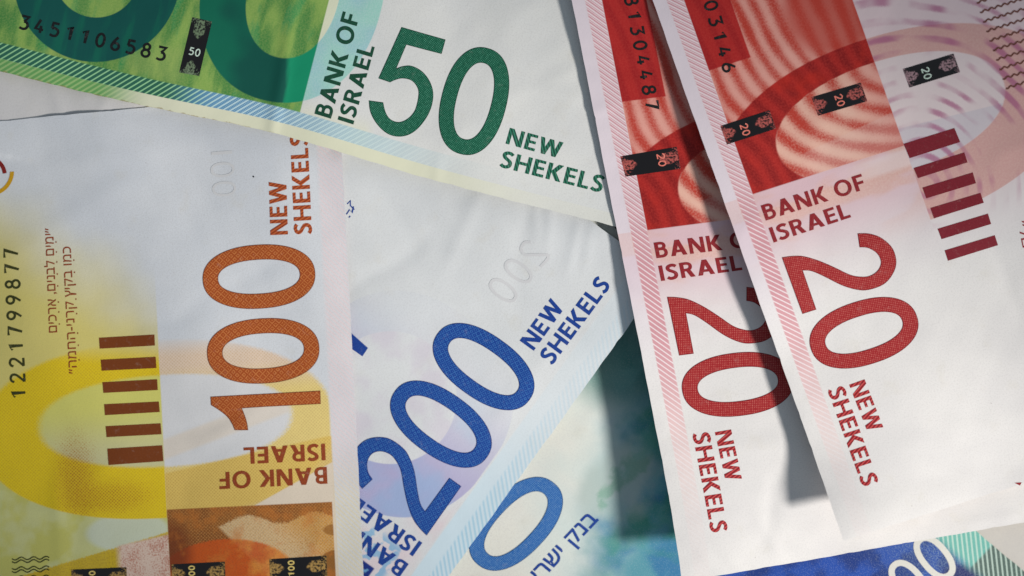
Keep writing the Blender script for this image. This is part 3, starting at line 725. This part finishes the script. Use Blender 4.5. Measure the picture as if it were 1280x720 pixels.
# ------------------------------------------------------------------ green note
def green():
    def warp(u, v): return 0 * u, 9. * np.exp(-((u + 480) / 140) ** 2) * np.exp(-np.abs(v) / 160)
    n = Note((809.5, 293.7), (.9695, .2452), (.25, -.968), 979,
             [(0, 89, 4.2), (100, 112, 4.3), (206, 138, 4.5), (340, 165, 5.2), (427, 190, 5.3), (557, 227, 5.4), (670, 258, 5.9), (767, 283, 6.3), (0, 0, 4.9), (200, 40, 5.3), (400, 0, 6.4), (600, 80, 6.3), (700, 0, 6.2), (740, 150, 6.3), (-100, 0, 4.0), (300, -250, 4.2), (800, -200, 5.)], 51, warp=warp, u1=8.,
             creases=[(339, 168, 352, 100, .3, 5), (352, 100, 368, 0, .26, 6), (545, 226, 548, 205, .12, 5), (640, 0, 600, 190, .10, 22), (690, 20, 660, 200, -.10, 26), (575, 0, 540, 150, -.08, 20)])
    P = lambda x, y: n.l(x, y)
    m = Mat('green_print'); col = paper_base(m, 151., (223, 222, 218), (213, 213, 213))
    g = m.noise(.45, 3, 3., rough=.7); gr = m.ss(g, .35, .7)
    ub = P(388, 90)[0]; left = m.ss(m.u, ub + .8, ub - .8)
    aq = m.ss(m.half(P(545, 60), P(505, -40)), 0., 30.)
    # straight-sided pale wash right of the picture, large figure ring behind
    r0 = m.ell(P(366, -12), 113, 146, 2.1); r1 = m.ell(P(367, -9), 57, 85, 2.1)
    ring2 = m.ss(r0, .8, -.8) * m.ss(r1, -.8, .8)
    col = m.mix(m.inside(m.u, ub, ub + 90., 8.) * m.ss(m.v, 60., 20.) * .5, col, (226, 224, 178))
    aqc = m.mix(gr * .35, m.mix(m.ss(m.noise(.012, 2, 6.), .4, .6), (152, 206, 192), (150, 196, 202)), (196, 220, 218))
    col = m.mix(ring2 * .95, col, aqc)
    col = m.mix(m.ss(r1, .8, -.8) * .8, col, (222, 224, 190))
    # picture field
    st = m.noise(.022, 5, 13., sx=2.2, sy=.6)
    fieldc = m.mix(m.ss(st, .36, .66), (72, 134, 66), (134, 170, 84))
    fieldc = m.mix(m.ss(m.noise(.02, 3, 23., sx=2., sy=.6), .52, .7) * .75, fieldc, (52, 144, 84))
    fieldc = m.mix(m.ss(m.noise(.012, 2, 43.), .5, .7) * .4, fieldc, (160, 180, 100))
    fieldc = m.mix(gr * .22, fieldc, (186, 198, 116))
    dk = m.mix(m.ss(m.noise(.008, 2, 33.), .42, .6), (8, 82, 70), (10, 104, 80))
    dk = m.mix(m.ss(m.half(P(372, 150), P(384, 60)) * -1. + (st - .5) * 14., -26., -18.) * .9, dk, (14, 146, 104))
    a0 = m.ell(P(121, -28), 104, 106); a1 = m.ell(P(121, -31), 53, 53)
    ring1 = m.ss(a0, .8, -.8) * m.ss(a1, -.8, .8)
    fieldc = m.mix(ring2, fieldc, dk); fieldc = m.mix(ring1, fieldc, m.mix(m.ss(m.noise(.03, 3, 63., sx=2., sy=.4), .45, .7) * .5, (8, 80, 74), (10, 108, 82)))
    leftv = left * m.ss(m.v, 30., 36.)
    col = m.mix(left * m.ss(m.v, 33., 35.) , col, fieldc)
    # hatched band and margin
    x0 = P(230, 120)[0]; x1 = P(330, 150)[0]; x2 = P(470, 170)[0]
    bandc = m.mix(m.ss(m.u, x0 - 30., x0 + 40.), (16, 96, 74), (84, 142, 180))
    bandc = m.mix(m.ss(m.u, x0, x1) * m.ss((m.u * 2.1).sin() * (m.v * 2.1).sin(), -.2, .5) * .8, bandc, (178, 204, 220))
    lines = m.mix(m.ss(m.u, x0 - 30., x0 + 60.), (150, 206, 150), (196, 222, 226))
    hb = m.mix(hatch(m, 7.7, (.35, .8)), bandc, lines)
    hb = m.mix(m.ss(m.u, x1 - 30., x2) * .75, hb, (198, 218, 216))
    col = m.mix(m.inside(m.v, 15., 35., 1.) * (m.ss(m.u, x2 + 160., x2 - 60.) * .92 + .05), col, hb)
    marg = m.mix(m.ss(m.u, P(120, 110)[0], P(190, 130)[0]), m.mix(hatch(m, 7.7, (-.1, .5)) * .7, (104, 160, 92), (166, 196, 128)), (224, 223, 196))
    col = m.mix(m.ss(m.v, 16., 15.) * (m.ss(m.u, x2 + 260., x2 + 20.) * .8 + .2), col, marg)
    rag = m.ss(m.v + m.noise(.09, 3, 71.) * 8., 5.2, 3.6)
    col = m.mix(rag * m.ss(m.u, x1 + 60., x1 - 60.) * .6, col, (150, 128, 84))
    build_sheet(n, m.finish(col, seed=17.), 'green banknote with large green 50 lying across the orange and blue notes', GROUP)
    five = [(502, 33.8), (557, 49.5), (552, 67.5), (508, 56), (495.5, 85.5), (504, 82.6), (515, 82.5), (528, 89.5), (538, 103), (541.7, 120), (537, 140), (525, 158), (512, 168), (498, 170.8), (484, 167), (471, 155), (463, 140), (461, 125.5),
            (479, 128), (482, 140), (488, 149), (498.7, 152.6), (510, 148), (519, 137), (523.2, 118), (521, 108), (514, 100.5), (503, 98), (494, 100), (487.5, 103), (473, 98)]
    numeral(n, catmull([n.l(*p) for p in five], True, 4, corners=(0, 1, 2, 3, 4, 17, 18, 29, 30)), [], M_GRN_EDGE, M_GRN_DOT)
    zero(n, 592.5, 126.4, M_GRN_EDGE, M_GRN_DOT, 40.8, 68.6)
    lettering(n, 'BANK OF', (413.7, 148.5), (449.5, 20), 21.5, M_GRN_TXT)
    lettering(n, 'ISRAEL', (441.7, 155.7), (468.5, 59), 20.5, M_GRN_TXT)
    lettering(n, 'NEW', (632, 179.5), (699, 198), 20.5, M_GRN_STR)
    lettering(n, 'SHEKELS', (624.5, 208.5), (751.5, 241), 21, M_GRN_STR)
    serial(n, '3451106583', (23, 35.5), (206, 76.5), 17.5, M_BLACK, 3.1)
    security_thread(n, [(224, 90.6), (240.6, 21.5), (265, 27), (249, 95)], M_TH50, '50', (235.3, 67.8), (249, 71), 9.5, M_T50)
green()

# ------------------------------------------------------------------ red notes (the same print on two sheets)
class Frame:        # the front red note's flat layout, used to read positions off the photograph
    Mi = np.linalg.inv(np.array([U20B, V20B]).T)
    def l(s, x, y): q = s.Mi @ (np.array([x, y]) - np.array(C20B)); return (float(q[0]), float(q[1]))
FR = Frame()
def red_material():
    P = FR.l; m = Mat('red_print')
    col = paper_base(m, 171., (223, 219, 216), (213, 209, 208))
    col = m.mix(m.ss(m.u, -270., -420.) * .55, col, (220, 194, 202))
    g = m.noise(.42, 3, 3., rough=.7); gr = m.ss(g, .35, .7)
    ub = P(934.4, 245)[0]; v1 = P(1066, 0)[1]; us = P(884, 89)[0]; v2 = P(926, 37)[1]
    # curved relief lines that sweep through the picture
    warp = m.noise(.005, 1, 6.) * 46. + m.noise(.03, 1, 16.) * 2.5
    cx, cy = P(1150, -60); ra = ((m.u - cx) * (m.u - cx) * .75 + (m.v - cy) * (m.v - cy)).sqrt()
    ph = ((m.v * .95 - m.u * .24 + warp) * (2 * math.pi / 21.5)).sin()
    ic = P(1130, 60); rb = ((m.u - ic[0]) * (m.u - ic[0]) * 1.5 + (m.v - ic[1]) * (m.v - ic[1]) * .8).sqrt()
    ph2 = ((rb + warp * .4) * (2 * math.pi / 27.)).sin()
    c0 = (P(1113, 146)[0], P(1113, 146)[1]); r1 = m.ell(c0, 71, 148, 2.1); r0 = m.ell((c0[0] + 18., c0[1]), 120, 224, 2.1)
    i1 = m.ss(r1, .8, -.8); o0 = m.ss(r0, .8, -.8); ring = o0 * (i1 * -1. + 1.)
    wave = m.mix(i1, m.vec(ph, 0.), m.vec(ph2, 0.)); sx = m.nt.nodes.new('ShaderNodeSeparateXYZ'); m.nt.links.new(wave, sx.inputs[0]); wave = E(m, sx.outputs[0])
    light = m.ss(wave + (g - .5) * 3.2 + (m.noise(.014, 2, 26.) - .5) * 2.4, -1.5, 1.8)
    flat = m.ss(m.ell(P(1040, 10), 60, 62), 16., -14.)
    salm = m.mix(light * (flat * -.75 + 1.), (186, 60, 46), (230, 170, 156))
    salm = m.mix(i1 * light * m.ss(m.v, c0[1] + 10., c0[1] - 60.) * .6, salm, (240, 208, 184))
    salm = m.mix(gr * .22, salm, (196, 60, 48))
    dark = m.mix(m.ss(wave + (g - .5) * 1.6, -1.4, 1.6) * .7, (134, 16, 18), (184, 38, 32)); dark = m.mix(gr * .25, dark, (206, 70, 58))
    dark = m.mix(m.ss(m.noise(.02, 3, 66.), .5, .7) * .4, dark, (206, 44, 24))
    fieldc = m.mix(ring, salm, dark)
    fieldc = m.mix(m.ss(m.u, us + .8, us - .8) * m.ss(m.v, v2 + .8, v2 - .8), fieldc, m.mix(gr * .2, m.mix(m.ss(wave, -.9, .5) * .5, (158, 22, 26), (186, 40, 36)), (204, 76, 62)))
    lowr = m.ss(m.u, ub - 40., ub - 10.) * m.ss(m.v, P(1010, 215)[1], P(1060, 200)[1]); 
    fieldc = m.mix(m.ss(m.u + (m.v - P(1120, 180)[1]) * .12, ub - 44., ub - 42.) * m.ss(m.v, P(1000, 225)[1] - 6., P(1030, 215)[1]) * .25, fieldc, (226, 190, 180))
    # pale right-hand field with mauve curls
    q = P(1158, 232); rc = ((m.u - q[0]) * (m.u - q[0]) + (m.v - q[1]) * (m.v - q[1]) * 1.5).sqrt()
    curl = m.ss(((rc + warp * .7) * (2 * math.pi / 21.)).sin() + (g - .5) * .8 + (m.noise(.02, 2, 86.) - .5) * 1.4, -.2, 1.) * m.ss(m.noise(.016, 2, 96.), .36, .62)
    pr = m.mix(m.ss(m.u, ub + 30., ub + 130.) * .8, (222, 200, 202), (220, 216, 214))
    pr = m.mix(ring * m.ss(m.u, ub + 150., ub + 110.) * .85, pr, m.mix(gr * .4, (206, 152, 144), (222, 184, 170)))
    pr = m.mix(i1 * .6, pr, (222, 208, 206))
    pr = m.mix(i1 * m.ss(m.u + (m.v - c0[1]) * -.07, c0[0] + 16., c0[0] + 18.) * .5, pr, (190, 186, 196))
    pr = m.mix(curl * m.ss(m.u, ub + 130., ub + 50.) * .75, pr, (170, 88, 130))
    rgt = m.ss(m.v, v1 - .8, v1 + .8); bel = m.ss(m.u, ub - .8, ub + .8)
    # tinted strip under the picture
    tint = bel * m.ss(m.u, ub + 120., ub + 10.) * (rgt * -1. + 1.)
    col = m.mix(tint * .65, col, (216, 172, 180))
    tn = m.ss(m.noise(.014, 3, 106., sx=1.6, sy=.6), .46, .62)
    col = m.mix(tint * tn * .7, col, m.mix(gr * .5, (222, 180, 160), (204, 132, 110)))
    col = m.mix(tint * m.inside(m.u, ub + 4., ub + 26., 4.) * m.ss(m.v, P(1030, 215)[1], P(1100, 200)[1]) * .7, col, (228, 208, 206))
    fv = m.ss(m.v, 36.4, 37.6)
    col = m.mix((bel * -1. + 1.) * fv * (rgt * -1. + 1.), col, fieldc)
    col = m.mix(rgt * m.ss(m.u, ub + 150., ub + 90.), col, pr)
    # hatched band
    hc = m.mix(m.ss(m.u, -120., -330.) * .8 + .1, (232, 204, 200), (200, 134, 144))
    h = m.mix(hatch(m, 7.7, (.5, .85)), hc, (232, 216, 218))
    dens = m.ss(m.u, -380., -520.)
    h = m.mix(dens * m.ss(((m.u - m.v) * (4 * math.pi / 7.7)).sin(), -.3, .5) * .8, h, (230, 212, 216))
    col = m.mix(m.inside(m.v, 16.5, 36.5, 1.) * (m.ss(m.u, -30., -260.) * .85 + .1), col, h)
    col = m.mix(m.ss(m.v, 17., 15.) * m.ss(m.u, -200., -420.) * .5, col, (222, 212, 222))
    return m.finish(col, seed=19.)
M_RED = red_material()

def red_note(n, number, sp0, sp1, label, front):
    build_sheet(n, M_RED, label, GROUP)
    Q = lambda x, y: tuple(float(k) for k in n.px(*np.array(FR.l(x, y))))       # front-note pixel -> this note's pixel
    def T(t, a, b, H, mat): lettering(n, t, Q(*a), Q(*b), H, mat)
    numeral(n, two_outline(n, Q(977.2, 321.7)), [], M_RED_EDGE, M_RED_DOT)
    zero(n, *Q(1080, 416), M_RED_EDGE, M_RED_DOT, 40.2, 69.5)
    T('BANK OF', (957.3, 275.8), (1083, 236), 19.8, M_RED_TXT); T('ISRAEL', (967.2, 303.3), (1064, 271.5), 19.3, M_RED_TXT)
    T('NEW', (1061.5, 481), (1085, 541), 20.5, M_RED_STR); T('SHEKELS', (1034.5, 488), (1078.5, 609), 21, M_RED_STR)
    for k in range(6):
        pts = [[(1129.5, 179.8), (1193, 160), (1200.3, 177.5), (1137, 197.8)], [(1142, 210), (1205.5, 190.5), (1209.5, 203), (1147.5, 222.7)], [(1153, 234.5), (1216, 215.5), (1220, 229), (1158, 248)],
               [(1163, 260), (1225.7, 241), (1229.8, 253.5), (1167.5, 273)], [(1172, 286), (1235, 267), (1239, 280), (1177, 299)], [(1180.8, 313), (1243.5, 294), (1247.5, 306.5), (1185, 326)]][k]
        if front: patch(n, 'printed_bar', pts, M_RED_BAR)
    serial(n, number, sp0, sp1, 16.5, M_BLACK, 3.0)
    if front:
        for a, b, w, mt in (((900.5, 157.5), (962, 137.6), 3.33, M_TH20), ((1014.5, 121.5), (1076, 103.3), 3.33, M_TH20), ((1128.5, 86.3), (1192, 67), 3.33, M_TH20P)):
            d = (8.2, 23.2); a = np.array(a); b = np.array(b); d = np.array(d); off = .47 if mt is not M_TH20P else .37
            if a[0] < 920: off = .4
            o = a + (b - a) * (off - .045)
            security_thread(n, [tuple(a), tuple(b), tuple(b + d), tuple(a + d)], mt, '20', tuple(o + d * .26), tuple(o + d * .86), 9.5, M_T20 if mt is M_TH20 else M_T50)
        wav = lambda k: [(1221 + 4.05 * k + t * .955, 3.2 + 11.9 * k - t * .30 + 1.2 * math.sin(t * 2 * math.pi / 8.5)) for t in np.arange(0, 56, 1.2)]
        for k in range(10): strokes(n, 'wavy_line', [wav(k)], 2.1, M_WAVY)
        run(n, '\u05f4\u05dc\u05dd\u05e8', (1272, 277), (1281, 322), 9, M_RED_TXT, .004)
        patch(n, 'printed_mark', [(1268, 603.5), (1277, 603), (1275, 607)], M_RED_TXT)
    else:
        security_thread(n, [(775.5, 195.5), (846, 183.5), (851, 211), (782, 220.8)], M_TH20, '20', (820.5, 192.5), (824, 208.5), 9.5, M_T20)
M_WAVY = plain_ink('russet_wavy_ink', (104, 58, 46))

n20a = Note((851, 727), (.183, .983), (.985, -.17), 921, [(716, 0, 8.0), (727, 62, 7.7), (743, 150, 7.3), (756, 216, 6.9), (765, 270, 6.8), (787, 380, 6.95), (810, 490, 6.7), (822, 560, 6.8), (835, 640, 7.3), (851, 727, 7.6),
             (950, 700, 6.2), (1280, 650, 3.5), (860, 0, 8.0), (890, 300, 6.9), (930, 500, 6.6), (1000, 620, 5.8), (1250, 250, 5.5), (1200, 0, 7.0), (1150, 500, 5.0), (700, -150, 8.)], 61, u1=0., warp=lambda u, v: ((-4. - .046 * v) * np.exp(np.minimum(u, 0) / 120.), -6. * np.exp(np.minimum(u, 0) / 80.)),
             creases=[(870, 690, 905, 722, .14, 3.5), (896, 684, 924, 716, .12, 3.5), (945, 650, 965, 685, .16, 6), (960, 590, 950, 660, -.16, 8), (738, 136, 760, 128, .14, 4), (820, 420, 960, 380, .06, 14), (840, 560, 1000, 545, .08, 14)])
# the back red note's own pixel frame, fitted from points found on both notes
_src = [(977.2, 321.7), (1003, 392.5), (1014.7, 424), (957.3, 275.5), (968, 303), (1063, 271), (1080.8, 607), (934.4, 245), (882, 90), (909, 181)]
_dst = [(835, 372), (849.5, 445), (856.7, 481), (822, 325), (828.5, 353), (927, 336.7), (893.6, 665), (803.7, 288), (773, 126.7), (783, 220)]
def refit(n):
    A = np.array([list(FR.l(*p)) + [1] for p in _src]); X, *_ = np.linalg.lstsq(A, np.array(_dst), rcond=None)
    n.C = X[2]; n.M = X[:2].T; n.Mi = np.linalg.inv(n.M)
    print('refit', X.tolist(), np.abs(A @ X - np.array(_dst)).max(0))
refit(n20a)
red_note(n20a, '50628130448 7'.replace(' ', ''), (765.5, -78), (808, 138), 'red banknote half covered by another red one and lying over the green note', False)

n20b = Note(C20B, U20B, V20B, 929, [(814, 0, 8.8), (848, 103, 9.5), (880, 190, 9.8), (905, 262, 10.0), (935, 347, 10.1), (958, 415, 9.6), (980, 472, 9.25), (990, 502, 9.2), (1018, 576, 9.9), (1036, 630, 11.2), (1055, 676, 12.0),
             (1160, 640, 9.6), (1280, 612, 6.4), (1280, 400, 7.6), (1100, 400, 8.8), (1060, 200, 9.6), (1280, 150, 11.5), (1100, 0, 11.0), (1280, 0, 14.), (1450, 300, 10.), (780, -150, 9.)], 71,
             creases=[(1120, 560, 1280, 520, .08, 18), (1150, 420, 1250, 500, .07, 22), (1180, 330, 1280, 420, -.06, 20), (1100, 610, 1240, 580, -.06, 12), (1000, 360, 1100, 300, .04, 20)])
red_note(n20b, '71842103146', (846, -112), (905, 92), 'uppermost red banknote with red 20, maroon bars and dark thread windows in full view', True)
for n in ALL: print('lift', n.seed, round(n.lift, 3))
